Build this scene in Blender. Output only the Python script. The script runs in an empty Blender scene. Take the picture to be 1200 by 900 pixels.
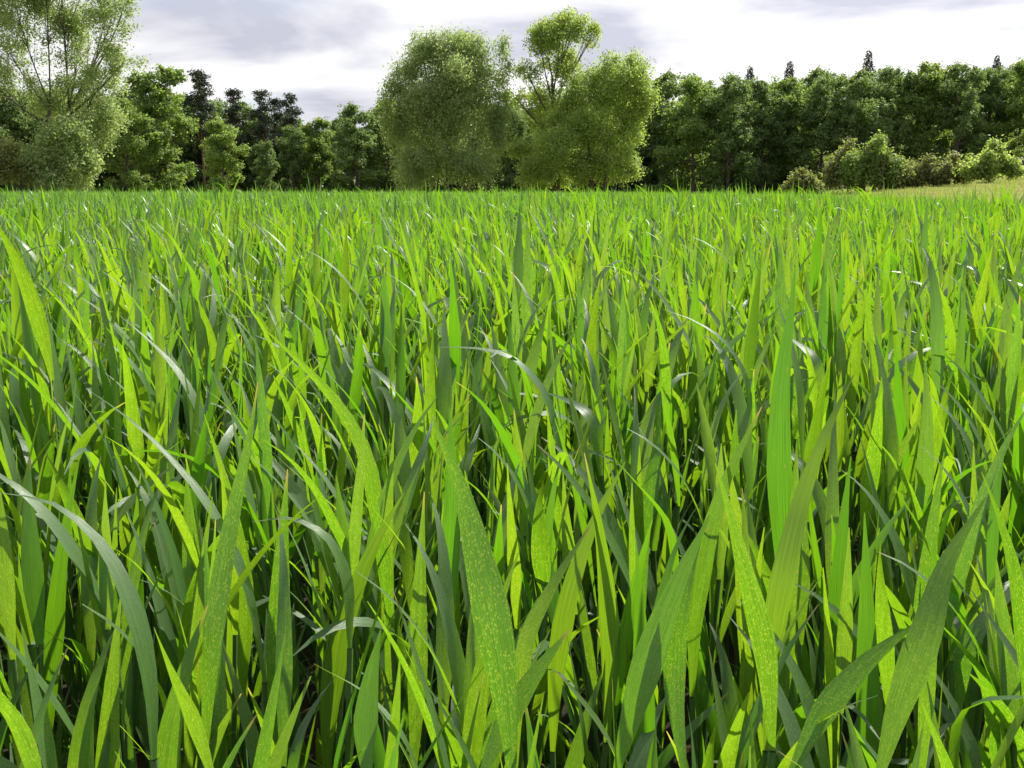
import bpy, math
import numpy as np
from mathutils import Vector, Matrix, Euler

# ------------------------------------------------------------------ camera, world, sun, exposure
scene = bpy.context.scene
col = scene.collection
rad = math.radians

CAM_Z = 0.71
FPX = 1178.0                      # focal length in pixels of the 1200 x 900 photograph
HORIZON = 225.0
PITCH = math.atan((450 - HORIZON) / FPX)
cam_d = bpy.data.cameras.new('camera')
cam_d.sensor_width = 36.0
cam_d.lens = 36.0 * FPX / 1200.0
cam_d.clip_start = 0.02
cam_d.clip_end = 5000
cam = bpy.data.objects.new('camera', cam_d)
col.objects.link(cam)
cam.location = (0, 0, CAM_Z)
cam.rotation_euler = (rad(90) - PITCH, 0, 0)
scene.camera = cam

SUN_AZ, SUN_EL = rad(40), rad(44)          # azimuth clockwise from +Y (the view direction)
SUN_DIR = Vector((math.sin(SUN_AZ) * math.cos(SUN_EL), math.cos(SUN_AZ) * math.cos(SUN_EL), math.sin(SUN_EL)))

world = bpy.data.worlds.new('World')
scene.world = world
world.use_nodes = True
wn, wl = world.node_tree.nodes, world.node_tree.links
wn.clear()
def N(tree, kind, **kw):
    n = tree.nodes.new(kind)
    for k, v in kw.items():
        setattr(n, k, v)
    return n
wt = world.node_tree
w_out = N(wt, 'ShaderNodeOutputWorld')
w_bg = N(wt, 'ShaderNodeBackground')
w_bg.inputs['Strength'].default_value = 0.1
w_sky = N(wt, 'ShaderNodeTexSky', sky_type='NISHITA', sun_disc=False, sun_elevation=SUN_EL, sun_rotation=SUN_AZ,
          air_density=1.0, dust_density=1.2, ozone_density=1.0)
w_tc = N(wt, 'ShaderNodeTexCoord')
w_sep = N(wt, 'ShaderNodeSeparateXYZ')
wl.new(w_tc.outputs['Generated'], w_sep.inputs[0])
def M(tree, op, a, b=None, c=None):
    n = N(tree, 'ShaderNodeMath', operation=op)
    for i, v in enumerate((a, b, c)):
        if v is None:
            continue
        if isinstance(v, (int, float)):
            n.inputs[i].default_value = v
        else:
            tree.links.new(v, n.inputs[i])
    return n.outputs[0]
# cloud layer: the view direction projected on a flat layer overhead
zz = M(wt, 'ADD', M(wt, 'MAXIMUM', w_sep.outputs[2], 0.0), 0.16)
w_comb = N(wt, 'ShaderNodeCombineXYZ')
wl.new(M(wt, 'DIVIDE', w_sep.outputs[0], zz), w_comb.inputs[0])
wl.new(M(wt, 'DIVIDE', w_sep.outputs[1], zz), w_comb.inputs[1])
w_comb.inputs[2].default_value = 3.7
w_n1 = N(wt, 'ShaderNodeTexNoise'); w_n1.inputs['Scale'].default_value = 0.95
w_n1.inputs['Detail'].default_value = 7; w_n1.inputs['Roughness'].default_value = 0.52; w_n1.inputs['Distortion'].default_value = 0.35
wl.new(w_comb.outputs[0], w_n1.inputs['Vector'])
w_n2 = N(wt, 'ShaderNodeTexNoise'); w_n2.inputs['Scale'].default_value = 0.55
w_n2.inputs['Detail'].default_value = 4
w_map2 = N(wt, 'ShaderNodeMapping'); w_map2.inputs['Location'].default_value = (11.3, 4.1, 0)
wl.new(w_comb.outputs[0], w_map2.inputs[0]); wl.new(w_map2.outputs[0], w_n2.inputs['Vector'])
w_cov = N(wt, 'ShaderNodeMapRange', interpolation_type='SMOOTHSTEP')   # cloud cover
w_cov.inputs[1].default_value = 0.22; w_cov.inputs[2].default_value = 0.42
wl.new(w_n2.outputs[0], w_cov.inputs[0])
w_ramp = N(wt, 'ShaderNodeValToRGB')                                   # grey underside to white
e = w_ramp.color_ramp.elements
e[0].position = 0.42; e[0].color = (1.0, 1.0, 1.0, 1)
e[1].position = 0.57; e[1].color = (0.55, 0.555, 0.65, 1)
wl.new(w_n1.outputs[0], w_ramp.inputs[0])
w_dot = N(wt, 'ShaderNodeVectorMath', operation='DOT_PRODUCT')
wl.new(w_tc.outputs['Generated'], w_dot.inputs[0]); w_dot.inputs[1].default_value = SUN_DIR
glow = M(wt, 'POWER', M(wt, 'MAXIMUM', w_dot.outputs['Value'], 0.0), 3.0)   # thin cloud is brighter towards the sun
gain = M(wt, 'MULTIPLY_ADD', glow, 4.0, 6.8)
w_cl = N(wt, 'ShaderNodeVectorMath', operation='SCALE')
wl.new(w_ramp.outputs[0], w_cl.inputs[0]); wl.new(gain, w_cl.inputs['Scale'])
w_mix = N(wt, 'ShaderNodeMix', data_type='RGBA')
wl.new(w_cov.outputs[0], w_mix.inputs['Factor'])
wl.new(w_sky.outputs[0], w_mix.inputs['A']); wl.new(w_cl.outputs[0], w_mix.inputs['B'])
wl.new(w_mix.outputs['Result'], w_bg.inputs['Color'])
wl.new(w_bg.outputs[0], w_out.inputs[0])

sun_d = bpy.data.lights.new('sun', 'SUN')
sun_d.energy = 5.0
sun_d.angle = rad(0.5)
sun_d.color = (1.0, 0.95, 0.86)
sun = bpy.data.objects.new('sun', sun_d)
col.objects.link(sun)
sun.location = SUN_DIR * 50
sun.rotation_euler = SUN_DIR.to_track_quat('Z', 'Y').to_euler()

scene.view_settings.view_transform = 'Standard'
scene.view_settings.look = 'None'
scene.view_settings.gamma = 1
scene.view_settings.exposure = 0.62
scene.render.engine = 'CYCLES'
cy = scene.cycles
cy.use_denoising = True
cy.max_bounces = 6
cy.diffuse_bounces = 2
cy.transmission_bounces = 3
cy.glossy_bounces = 2
cy.transparent_max_bounces = 4
cy.caustics_reflective = False
cy.caustics_refractive = False

# ------------------------------------------------------------------ helpers
R = np.random.default_rng(20)

def px(x, y, d):
    """a point d metres ahead (along +Y) on the line of sight of a pixel of the 1200 x 900 photograph"""
    vx, vy, vz = (x - 600) / FPX, 1.0, (450 - y) / FPX
    c, s = math.cos(PITCH), math.sin(PITCH)
    yy, zz = vy * c + vz * s, -vy * s + vz * c
    k = d / yy
    return Vector((vx * k, d, CAM_Z + zz * k))

def mesh_from(name, verts, faces, mat, uv=None, rnd=None, smooth=True):
    """verts (n,3); faces (m,k) index array; uv (n,2) and rnd (n,) per vertex"""
    me = bpy.data.meshes.new(name)
    verts = np.asarray(verts, dtype=np.float32)
    faces = np.asarray(faces, dtype=np.int32)
    k = faces.shape[1]
    me.vertices.add(len(verts)); me.vertices.foreach_set('co', verts.ravel())
    me.loops.add(faces.size); me.loops.foreach_set('vertex_index', faces.ravel())
    me.polygons.add(len(faces))
    me.polygons.foreach_set('loop_start', np.arange(0, faces.size, k, dtype=np.int32))
    me.polygons.foreach_set('use_smooth', np.full(len(faces), smooth, dtype=bool))
    if uv is not None:
        l = me.uv_layers.new(name='UVMap')
        l.data.foreach_set('uv', np.asarray(uv, dtype=np.float32)[faces.ravel()].ravel())
    if rnd is not None:
        a = me.attributes.new('rnd', 'FLOAT', 'POINT')
        a.data.foreach_set('value', np.asarray(rnd, dtype=np.float32))
    me.update(calc_edges=True)
    me.validate()
    me.materials.append(mat)
    return me

def join(parts):
    """parts: list of (verts, faces, uv, rnd) -> one such tuple"""
    off, V, F, U, Q = 0, [], [], [], []
    for v, f, u, q in parts:
        V.append(v); F.append(f + off); U.append(u); Q.append(q); off += len(v)
    return np.concatenate(V), np.concatenate(F), np.concatenate(U), np.concatenate(Q)

def link(name, data, parent=None, loc=None, rot=None, scale=None):
    o = bpy.data.objects.new(name, data)
    col.objects.link(o)
    if parent is not None:
        o.parent = parent
    if loc is not None: o.location = loc
    if rot is not None: o.rotation_euler = rot
    if scale is not None: o.scale = (scale,) * 3 if isinstance(scale, (int, float)) else scale
    return o

def tag(o, label=None, cat=None, group=None, kind=None):
    if label: o['label'] = label
    if cat: o['category'] = cat
    if group: o['group'] = group
    if kind: o['kind'] = kind
    return o

# ------------------------------------------------------------------ materials
def new_mat(name):
    m = bpy.data.materials.new(name)
    m.use_nodes = True
    m.node_tree.nodes.clear()
    return m, m.node_tree

def mixc(t, fac, a, b, blend='MIX'):
    n = N(t, 'ShaderNodeMix', data_type='RGBA', blend_type=blend)
    for sock, v in (('Factor', fac), ('A', a), ('B', b)):
        if isinstance(v, (int, float)):
            n.inputs[sock].default_value = v
        elif isinstance(v, tuple):
            n.inputs[sock].default_value = (*v, 1)
        else:
            t.links.new(v, n.inputs[sock])
    return n.outputs['Result']

def rng_map(t, v, a, b, c=0.0, d=1.0, smooth=False):
    n = N(t, 'ShaderNodeMapRange')
    if smooth: n.interpolation_type = 'SMOOTHSTEP'
    t.links.new(v, n.inputs[0])
    for i, x in enumerate((a, b, c, d)):
        n.inputs[i + 1].default_value = x
    return n.outputs[0]

def wheat_material(name, detail=True):
    m, t = new_mat(name)
    L = t.links
    out = N(t, 'ShaderNodeOutputMaterial')
    at = N(t, 'ShaderNodeAttribute', attribute_name='rnd')
    oi = N(t, 'ShaderNodeObjectInfo')
    r1 = M(t, 'FRACT', M(t, 'ADD', at.outputs['Fac'], oi.outputs['Random']))
    r2 = M(t, 'FRACT', M(t, 'MULTIPLY', r1, 7.31))
    uvn = N(t, 'ShaderNodeUVMap', uv_map='UVMap')
    su = N(t, 'ShaderNodeSeparateXYZ'); L.new(uvn.outputs[0], su.inputs[0])
    u, v = su.outputs[0], su.outputs[1]
    geo = N(t, 'ShaderNodeNewGeometry')
    refl = mixc(t, geo.outputs['Backfacing'], mixc(t, r1, (0.042, 0.120, 0.014), (0.085, 0.172, 0.034)),
                mixc(t, r1, (0.072, 0.160, 0.044), (0.140, 0.232, 0.105)))      # green underside, waxy bloom above
    tran = mixc(t, r2, (0.140, 0.395, 0.007), (0.300, 0.510, 0.010))
    gr = N(t, 'ShaderNodeCombineXYZ')
    L.new(M(t, 'MULTIPLY', u, 38.0), gr.inputs[0]); L.new(M(t, 'MULTIPLY', v, 5.0), gr.inputs[1]); L.new(M(t, 'MULTIPLY', r1, 40.0), gr.inputs[2])
    bump = None
    if detail:
        # long veins
        nv = N(t, 'ShaderNodeTexNoise'); nv.inputs['Scale'].default_value = 1.0; nv.inputs['Detail'].default_value = 2
        L.new(gr.outputs[0], nv.inputs['Vector'])
        vein = rng_map(t, nv.outputs[0], 0.35, 0.65, 0.76, 1.18)
        tran = mixc(t, 1.0, tran, vein, 'MULTIPLY')
        refl = mixc(t, 0.6, refl, vein, 'MULTIPLY')
        # paler midrib
        rib = rng_map(t, M(t, 'ABSOLUTE', M(t, 'SUBTRACT', u, 0.5)), 0.0, 0.045, 0.45, 0.0)
        refl = mixc(t, rib, refl, (0.16, 0.24, 0.09))
        # pale pustule-like flecks on many leaves
        sp = N(t, 'ShaderNodeCombineXYZ')
        L.new(M(t, 'MULTIPLY', u, 15.0), sp.inputs[0]); L.new(M(t, 'MULTIPLY', v, 105.0), sp.inputs[1]); L.new(M(t, 'MULTIPLY', r2, 60.0), sp.inputs[2])
        vo = N(t, 'ShaderNodeTexVoronoi'); vo.inputs['Scale'].default_value = 1.0; vo.inputs['Randomness'].default_value = 1.0
        L.new(sp.outputs[0], vo.inputs['Vector'])
        dot = rng_map(t, vo.outputs['Distance'], 0.05, 0.55, 1.0, 0.0, True)
        nb = N(t, 'ShaderNodeTexNoise'); nb.inputs['Scale'].default_value = 0.30; nb.inputs['Detail'].default_value = 5
        L.new(sp.outputs[0], nb.inputs['Vector'])
        patch = rng_map(t, nb.outputs[0], 0.36, 0.56, 0.0, 1.0, True)
        some = rng_map(t, M(t, 'FRACT', M(t, 'MULTIPLY', r1, 3.77)), 0.15, 0.40, 0.0, 1.0)
        fleck = M(t, 'MULTIPLY', M(t, 'MULTIPLY', dot, patch), some)
        tran = mixc(t, M(t, 'MULTIPLY', fleck, 0.85), tran, (0.66, 0.82, 0.05))
        refl = mixc(t, M(t, 'MULTIPLY', fleck, 0.5), refl, (0.17, 0.25, 0.07))
        # small scorched marks
        scorch = M(t, 'MULTIPLY', rng_map(t, nb.outputs[0], 0.685, 0.72, 0.0, 1.0), rng_map(t, M(t, 'FRACT', M(t, 'MULTIPLY', r1, 9.7)), 0.6, 0.65, 0.0, 0.8))
        tran = mixc(t, scorch, tran, (0.50, 0.33, 0.07))
        refl = mixc(t, scorch, refl, (0.22, 0.14, 0.06))
        # yellowed tips on a few leaves
        tip = M(t, 'MULTIPLY', rng_map(t, v, 0.90, 1.0, 0.0, 1.0, True), rng_map(t, M(t, 'FRACT', M(t, 'MULTIPLY', r1, 13.1)), 0.72, 0.8, 0.0, 0.9))
        tran = mixc(t, tip, tran, (0.75, 0.55, 0.10))
        refl = mixc(t, tip, refl, (0.30, 0.22, 0.09))
        bn = N(t, 'ShaderNodeBump'); bn.inputs['Strength'].default_value = 0.5; bn.inputs['Distance'].default_value = 0.0006
        L.new(nv.outputs[0], bn.inputs['Height'])
        bump = bn.outputs[0]
    p = N(t, 'ShaderNodeBsdfPrincipled')
    L.new(refl, p.inputs['Base Color'])
    p.inputs['Roughness'].default_value = 0.40
    p.inputs['Specular IOR Level'].default_value = 0.75
    tr = N(t, 'ShaderNodeBsdfTranslucent')
    L.new(tran, tr.inputs[0])
    if bump:
        L.new(bump, p.inputs['Normal'])
    ms = N(t, 'ShaderNodeMixShader'); ms.inputs[0].default_value = 0.50
    L.new(p.outputs[0], ms.inputs[1]); L.new(tr.outputs[0], ms.inputs[2])
    L.new(ms.outputs[0], out.inputs[0])
    return m

def leaf_material(name, ca, cb, ta, tb, fac=0.42, rough=0.55):
    m, t = new_mat(name)
    L = t.links
    out = N(t, 'ShaderNodeOutputMaterial')
    at = N(t, 'ShaderNodeAttribute', attribute_name='rnd')
    oi = N(t, 'ShaderNodeObjectInfo')
    k = M(t, 'FRACT', M(t, 'ADD', at.outputs['Fac'], M(t, 'MULTIPLY', oi.outputs['Random'], 0.35)))
    p = N(t, 'ShaderNodeBsdfPrincipled')
    L.new(mixc(t, k, ca, cb), p.inputs['Base Color'])
    p.inputs['Roughness'].default_value = rough
    p.inputs['Specular IOR Level'].default_value = 0.35
    tr = N(t, 'ShaderNodeBsdfTranslucent')
    L.new(mixc(t, k, ta, tb), tr.inputs[0])
    ms = N(t, 'ShaderNodeMixShader'); ms.inputs[0].default_value = fac
    L.new(p.outputs[0], ms.inputs[1]); L.new(tr.outputs[0], ms.inputs[2])
    L.new(ms.outputs[0], out.inputs[0])
    return m

def bark_material(name, a, b, scale=6.0):
    m, t = new_mat(name)
    L = t.links
    out = N(t, 'ShaderNodeOutputMaterial')
    tc = N(t, 'ShaderNodeTexCoord')
    mp = N(t, 'ShaderNodeMapping'); mp.inputs['Scale'].default_value = (1, 1, 0.25)
    L.new(tc.outputs['Object'], mp.inputs[0])
    n = N(t, 'ShaderNodeTexNoise'); n.inputs['Scale'].default_value = scale; n.inputs['Detail'].default_value = 6
    L.new(mp.outputs[0], n.inputs['Vector'])
    p = N(t, 'ShaderNodeBsdfPrincipled'); p.inputs['Roughness'].default_value = 0.9
    L.new(mixc(t, rng_map(t, n.outputs[0], 0.35, 0.65), a, b), p.inputs['Base Color'])
    bn = N(t, 'ShaderNodeBump'); bn.inputs['Strength'].default_value = 0.6; bn.inputs['Distance'].default_value = 0.03
    L.new(n.outputs[0], bn.inputs['Height']); L.new(bn.outputs[0], p.inputs['Normal'])
    L.new(p.outputs[0], out.inputs[0])
    return m

def ground_material(name, cols, scales, bumpd):
    m, t = new_mat(name)
    L = t.links
    out = N(t, 'ShaderNodeOutputMaterial')
    tc = N(t, 'ShaderNodeTexCoord')
    n1 = N(t, 'ShaderNodeTexNoise'); n1.inputs['Scale'].default_value = scales[0]; n1.inputs['Detail'].default_value = 8
    n2 = N(t, 'ShaderNodeTexNoise'); n2.inputs['Scale'].default_value = scales[1]; n2.inputs['Detail'].default_value = 5
    L.new(tc.outputs['Object'], n1.inputs['Vector']); L.new(tc.outputs['Object'], n2.inputs['Vector'])
    c = mixc(t, rng_map(t, n1.outputs[0], 0.35, 0.65), cols[0], cols[1])
    c = mixc(t, rng_map(t, n2.outputs[0], 0.45, 0.65), c, cols[2])
    p = N(t, 'ShaderNodeBsdfPrincipled'); p.inputs['Roughness'].default_value = 0.95
    p.inputs['Specular IOR Level'].default_value = 0.15
    L.new(c, p.inputs['Base Color'])
    bn = N(t, 'ShaderNodeBump'); bn.inputs['Strength'].default_value = 0.7; bn.inputs['Distance'].default_value = bumpd
    L.new(n1.outputs[0], bn.inputs['Height']); L.new(bn.outputs[0], p.inputs['Normal'])
    L.new(p.outputs[0], out.inputs[0])
    return m

MAT_WHEAT = wheat_material('wheat_leaf')
MAT_WHEAT_FAR = wheat_material('wheat_leaf_far', detail=False)
m_, t_ = new_mat('wheat_stem')
p_ = N(t_, 'ShaderNodeBsdfPrincipled'); o_ = N(t_, 'ShaderNodeOutputMaterial'); tc_ = N(t_, 'ShaderNodeTexCoord')
n_ = N(t_, 'ShaderNodeTexNoise'); n_.inputs['Scale'].default_value = 60
t_.links.new(tc_.outputs['Object'], n_.inputs['Vector'])
t_.links.new(mixc(t_, n_.outputs[0], (0.05, 0.12, 0.03), (0.11, 0.19, 0.06)), p_.inputs['Base Color'])
p_.inputs['Roughness'].default_value = 0.45
t_.links.new(p_.outputs[0], o_.inputs[0])
MAT_STEM = m_
MAT_SOIL = ground_material('soil', ((0.022, 0.016, 0.010), (0.045, 0.033, 0.022), (0.03, 0.035, 0.014)), (9.0, 1.3), 0.02)
MAT_MEADOW = ground_material('meadow_ground', ((0.17, 0.20, 0.055), (0.24, 0.25, 0.09), (0.30, 0.28, 0.12)), (1.6, 0.12), 0.05)
MAT_MEADOW_GRASS = leaf_material('meadow_grass', (0.17, 0.24, 0.06), (0.30, 0.31, 0.13), (0.38, 0.48, 0.08), (0.58, 0.56, 0.20), 0.42)
MAT_BARK = bark_material('bark', (0.05, 0.04, 0.03), (0.13, 0.11, 0.085))
MAT_BARK_PINE = bark_material('pine_bark', (0.10, 0.055, 0.03), (0.24, 0.13, 0.07))
MAT_WILLOW = leaf_material('willow_leaf', (0.15, 0.22, 0.085), (0.25, 0.30, 0.145), (0.40, 0.57, 0.13), (0.56, 0.68, 0.22), 0.50)
MAT_WILLOW_Y = leaf_material('willow_leaf_yellow', (0.135, 0.215, 0.055), (0.22, 0.28, 0.095), (0.44, 0.65, 0.09), (0.62, 0.74, 0.16), 0.52)
MAT_OAK = leaf_material('oak_leaf', (0.070, 0.130, 0.048), (0.140, 0.195, 0.078), (0.21, 0.36, 0.06), (0.37, 0.51, 0.11), 0.42)
MAT_MAPLE = leaf_material('maple_leaf', (0.080, 0.150, 0.040), (0.150, 0.210, 0.066), (0.27, 0.45, 0.05), (0.45, 0.59, 0.10), 0.45)
MAT_PINE = leaf_material('pine_needle', (0.046, 0.072, 0.038), (0.080, 0.102, 0.058), (0.04, 0.06, 0.02), (0.07, 0.09, 0.035), 0.15)
MAT_BUSH = leaf_material('bush_leaf', (0.10, 0.14, 0.04), (0.19, 0.20, 0.085), (0.30, 0.40, 0.06), (0.46, 0.50, 0.13), 0.44)

# ------------------------------------------------------------------ the ground
def terrain(x, y):
    """flat field; the meadow on the right climbs into a low rise"""
    x = np.asarray(x, float); y = np.asarray(y, float)
    r = np.clip(x - 20, 0, None)
    h = 0.105 * r * r / (r + 10)
    h = np.where(x > 95, h * 1.0, h)
    w = np.clip((y + 10) / 50, 0, 1)
    return h * w * w * (3 - 2 * w) + 0.10 * np.sin(x * 0.11 + 1) * np.sin(y * 0.07) * np.clip((np.hypot(x, y) - 20) / 60, 0, 1) * np.clip(r / 8, 0, 1)

def border(y):
    """x of the field's right-hand border, where crop meets meadow"""
    return 3.9 + 0.12 * np.asarray(y, float)

def sheet(name, xs, ys, dz, mat, keep=None):
    X, Y = np.meshgrid(xs, ys)
    Z = terrain(X, Y) + dz
    V = np.stack([X, Y, Z], -1).reshape(-1, 3)
    nx, ny = len(xs), len(ys)
    i, j = np.meshgrid(np.arange(nx - 1), np.arange(ny - 1))
    a = (j * nx + i).ravel()
    F = np.stack([a, a + 1, a + nx + 1, a + nx], -1)
    if keep is not None:
        c = V[F].mean(1)
        F = F[keep(c[:, 0], c[:, 1])]
    return mesh_from(name, V, F, mat)

gx = np.concatenate([np.linspace(-2500, -150, 14), np.linspace(-140, 140, 141), np.linspace(150, 2500, 14)])
gy = np.concatenate([np.linspace(-2500, -40, 12), np.linspace(-30, 200, 116), np.linspace(220, 2600, 14)])
tag(link('ground', sheet('ground', gx, gy, 0.0, MAT_SOIL)), 'dark bare soil between the wheat stems and under trees', 'ground', kind='structure')

FIELD_END = 62.0
# meadow: right of the border and behind the field's far edge
ys_m = np.linspace(-20, 122, 143)
Vm, Fm = [], []
kx = 60
for y in ys_m:
    x0 = float(border(y)) if y < FIELD_END else None
    for k in range(kx + 1):
        if y < FIELD_END:
            x = x0 + (120 - x0) * (k / kx) ** 1.3
        else:
            x = -120 + 240 * k / kx
        Vm.append((x, y, float(terrain(x, y)) + 0.012))
Vm = np.array(Vm)
for j in range(len(ys_m) - 1):
    if (ys_m[j] < FIELD_END) != (ys_m[j + 1] < FIELD_END):
        continue
    for k in range(kx):
        a = j * (kx + 1) + k
        Fm.append((a, a + 1, a + kx + 2, a + kx + 1))
tag(link('meadow', mesh_from('meadow', Vm, np.array(Fm), MAT_MEADOW)), 'pale rising meadow to the right beyond the crop', 'meadow', kind='structure')

# ------------------------------------------------------------------ wheat
def leaf_arrays(rng, base, az, th0, curve, length, width, twist=0.0, n=10, fold=0.16, power=1.6, wob=0.0, rnd=None, cols=3, kink=None):
    """a lance-shaped blade as a strip with a keel; returns verts, faces, uv, rnd"""
    s = np.linspace(0, 1, n + 1)
    th = th0 + curve * s ** power
    if kink is not None:
        th = th + kink[1] / (1 + np.exp(-(s - kink[0]) * 22))
    azs = az + wob * s * s
    ds = length / n
    T = np.stack([np.sin(th) * np.cos(azs), np.sin(th) * np.sin(azs), np.cos(th)], -1)
    mid = np.zeros((n + 1, 3)); mid[0] = base
    mid[1:] = base + np.cumsum((T[:-1] + T[1:]) * 0.5 * ds, 0)
    S = np.stack([-np.sin(azs), np.cos(azs), np.zeros(n + 1)], -1)
    Nn = np.cross(S, T)
    tw = twist * s
    S2 = S * np.cos(tw)[:, None] + Nn * np.sin(tw)[:, None]
    N2 = np.cross(S2, T)
    w = 0.5 * width * np.clip(0.32 + 1.9 * s, 0, 1.0) * np.clip(1 - np.clip((s - 0.28) / 0.72, 0, 1) ** 1.45, 0.0, 1)
    w[-1] = 0.0004
    if cols == 3:
        rows = np.stack([mid - S2 * w[:, None] - N2 * (fold * w)[:, None], mid, mid + S2 * w[:, None] - N2 * (fold * w)[:, None]], 1)
        us = (0.0, 0.5, 1.0)
    else:
        rows = np.stack([mid - S2 * w[:, None], mid + S2 * w[:, None]], 1)
        us = (0.0, 1.0)
    V = rows.reshape(-1, 3)
    uv = np.stack([np.tile(us, n + 1), np.repeat(s, cols)], -1)
    j, k = np.meshgrid(np.arange(n), np.arange(cols - 1), indexing='ij')
    a = (j * cols + k).ravel()
    F = np.stack([a, a + 1, a + cols + 1, a + cols], -1)
    r = rng.random() if rnd is None else rnd
    return V, F, uv, np.full(len(V), r)

def tube(path, radii, sides=6):
    path = np.asarray(path, float); radii = np.asarray(radii, float)
    n = len(path)
    T = np.gradient(path, axis=0); T /= np.linalg.norm(T, axis=1)[:, None] + 1e-9
    ref = np.array([0.31, 0.95, 0.05])
    A = np.cross(T, ref); A /= np.linalg.norm(A, axis=1)[:, None] + 1e-9
    B = np.cross(T, A)
    ang = np.linspace(0, 2 * np.pi, sides, endpoint=False)
    V = path[:, None] + radii[:, None, None] * (A[:, None] * np.cos(ang)[None, :, None] + B[:, None] * np.sin(ang)[None, :, None])
    V = V.reshape(-1, 3)
    j, k = np.meshgrid(np.arange(n - 1), np.arange(sides), indexing='ij')
    a = (j * sides + k).ravel(); b = (j * sides + (k + 1) % sides).ravel()
    F = np.stack([a, b, b + sides, a + sides], -1)
    uv = np.stack([np.tile(np.arange(sides) / sides, n), np.repeat(np.linspace(0, 1, n), sides)], -1)
    return V, F, uv, np.full(len(V), 0.3)

def tiller_spec(rng):
    """shape of one shoot: stem path and its leaves, as argument sets for leaf_arrays"""
    lean = rng.normal(0, 0.05); laz = rng.random() * 6.28
    Hs = rng.uniform(0.31, 0.43)
    off = rng.normal(0, 0.012, 2)
    s = np.linspace(0, 1, 6)
    path = np.stack([off[0] + np.cos(laz) * lean * s ** 1.5 * Hs * 2, off[1] + np.sin(laz) * lean * s ** 1.5 * Hs * 2, s * Hs], -1)
    leaves, habit = [], []
    az = rng.random() * 6.28
    for f in (0.20, 0.45, 0.65, 0.82, 1.0):
        base = np.array([np.interp(f, s, path[:, i]) for i in range(3)])
        top = f > 0.95
        kind = rng.random()
        if kind < 0.09:      # arching
            curve, th0, L = rng.uniform(1.1, 2.0), rng.uniform(0.12, 0.40), rng.uniform(0.17, 0.25)
        elif kind < 0.43:    # leaning
            curve, th0, L = rng.uniform(0.30, 0.85), rng.uniform(0.10, 0.38), rng.uniform(0.15, 0.22)
        else:                # upright
            curve, th0, L = rng.uniform(-0.08, 0.28), rng.uniform(0.03, 0.22), rng.uniform(0.13, 0.21)
        if f < 0.5: L *= 0.8; curve += 0.4
        # the breeze carries the blades over to the left (-X)
        a = az + rng.normal(0, 0.35)
        dx, dy = math.cos(a) - 0.46, math.sin(a) + 0.24
        a = math.atan2(dy, dx)
        habit.append(kind if f > 0.5 else 0.7)
        leaves.append(dict(base=base, az=a, th0=th0, curve=curve, length=L, width=rng.uniform(0.0128, 0.0212) * (0.85 if f < 0.5 else 1.0),
                           kink=(rng.uniform(0.45, 0.8), rng.uniform(0.5, 1.3)) if kind > 0.93 else None,
                           twist=rng.normal(0, 0.6), fold=rng.uniform(0.10, 0.30), power=rng.uniform(1.3, 2.4), wob=rng.normal(0, 0.3), rnd=rng.random()))
        az += math.pi
    return path, np.interp(s, [0, 1], [0.0030, 0.0022]), leaves, min(habit)

NTPL = 36
HABIT = []
TPL = []       # plant templates: list of tillers (stem mesh, [leaf meshes]), plus joined arrays
for k in range(NTPL):
    tl, parts, hmin = [], [], 1.0
    for q in range(R.choice([2, 3, 3])):
        path, rr, leaves, hb = tiller_spec(R)
        hmin = min(hmin, hb)
        st = tube(path, rr, 5)
        lv = [leaf_arrays(R, **d) for d in leaves]
        tl.append((st, lv)); parts.append(st); parts += lv
    TPL.append((tl, join(parts)))
    HABIT.append('arch' if hmin < 0.09 else 'lean' if hmin < 0.24 else 'up')
TPL_MESH = []
for k, (tl, jj) in enumerate(TPL):
    TPL_MESH.append([(mesh_from('stem', st[0], st[1], MAT_STEM, st[2], st[3]),
                      [mesh_from('leaf', *l[:2], MAT_WHEAT, l[2], l[3]) for l in lv]) for st, lv in tl])

# sowing positions in drill rows
def sow(x0, x1, y0, y1, row=0.125, step=0.050, ang=0.10, rng=R):
    c, s = math.cos(ang), math.sin(ang)
    cx, cy_ = (x0 + x1) / 2, (y0 + y1) / 2
    ext = math.hypot(x1 - x0, y1 - y0) / 2 + 1
    us = np.arange(-ext, ext, row); vs = np.arange(-ext, ext, step)
    U, Vv = np.meshgrid(us, vs)
    U = U + rng.normal(0, 0.020, U.shape); Vv = Vv + rng.uniform(-step / 2, step / 2, Vv.shape)
    X = cx + U * c + Vv * s; Y = cy_ - U * s + Vv * c
    k = (X > x0) & (X < x1) & (Y > y0) & (Y < y1)
    return X[k], Y[k]

NEAR = 6.5
PX, PY = sow(-6.5, 6.5, -0.6, NEAR)
half = 0.75 * np.clip(PY, 0, None) + 0.9
k = (np.abs(PX) < half) & (PX < border(PY)) & ~((np.hypot(PX, PY) < 0.24)) & ~((np.abs(PX) < 0.5 * PY + 0.06) & (PY > 0) & (PY < 0.42))
k &= ~((np.abs(PX) < 0.30) & (PY < 0.18))          # where the photographer stands
k &= ~((np.abs(PX) < 0.5 * PY + 0.05) & (PY > 0) & (np.hypot(PX, PY) < 0.8) & (R.random(len(PX)) < 0.22))   # thin stand at the front
PX, PY = PX[k], PY[k]
PROT = R.random(len(PX)) * 0.9 - 0.45 + R.choice([0, 0, 0, math.pi], len(PX))
PSC = R.normal(1.0, 0.055, len(PX)).clip(0.85, 1.15)
PIDX = R.integers(0, NTPL, len(PX))
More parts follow.
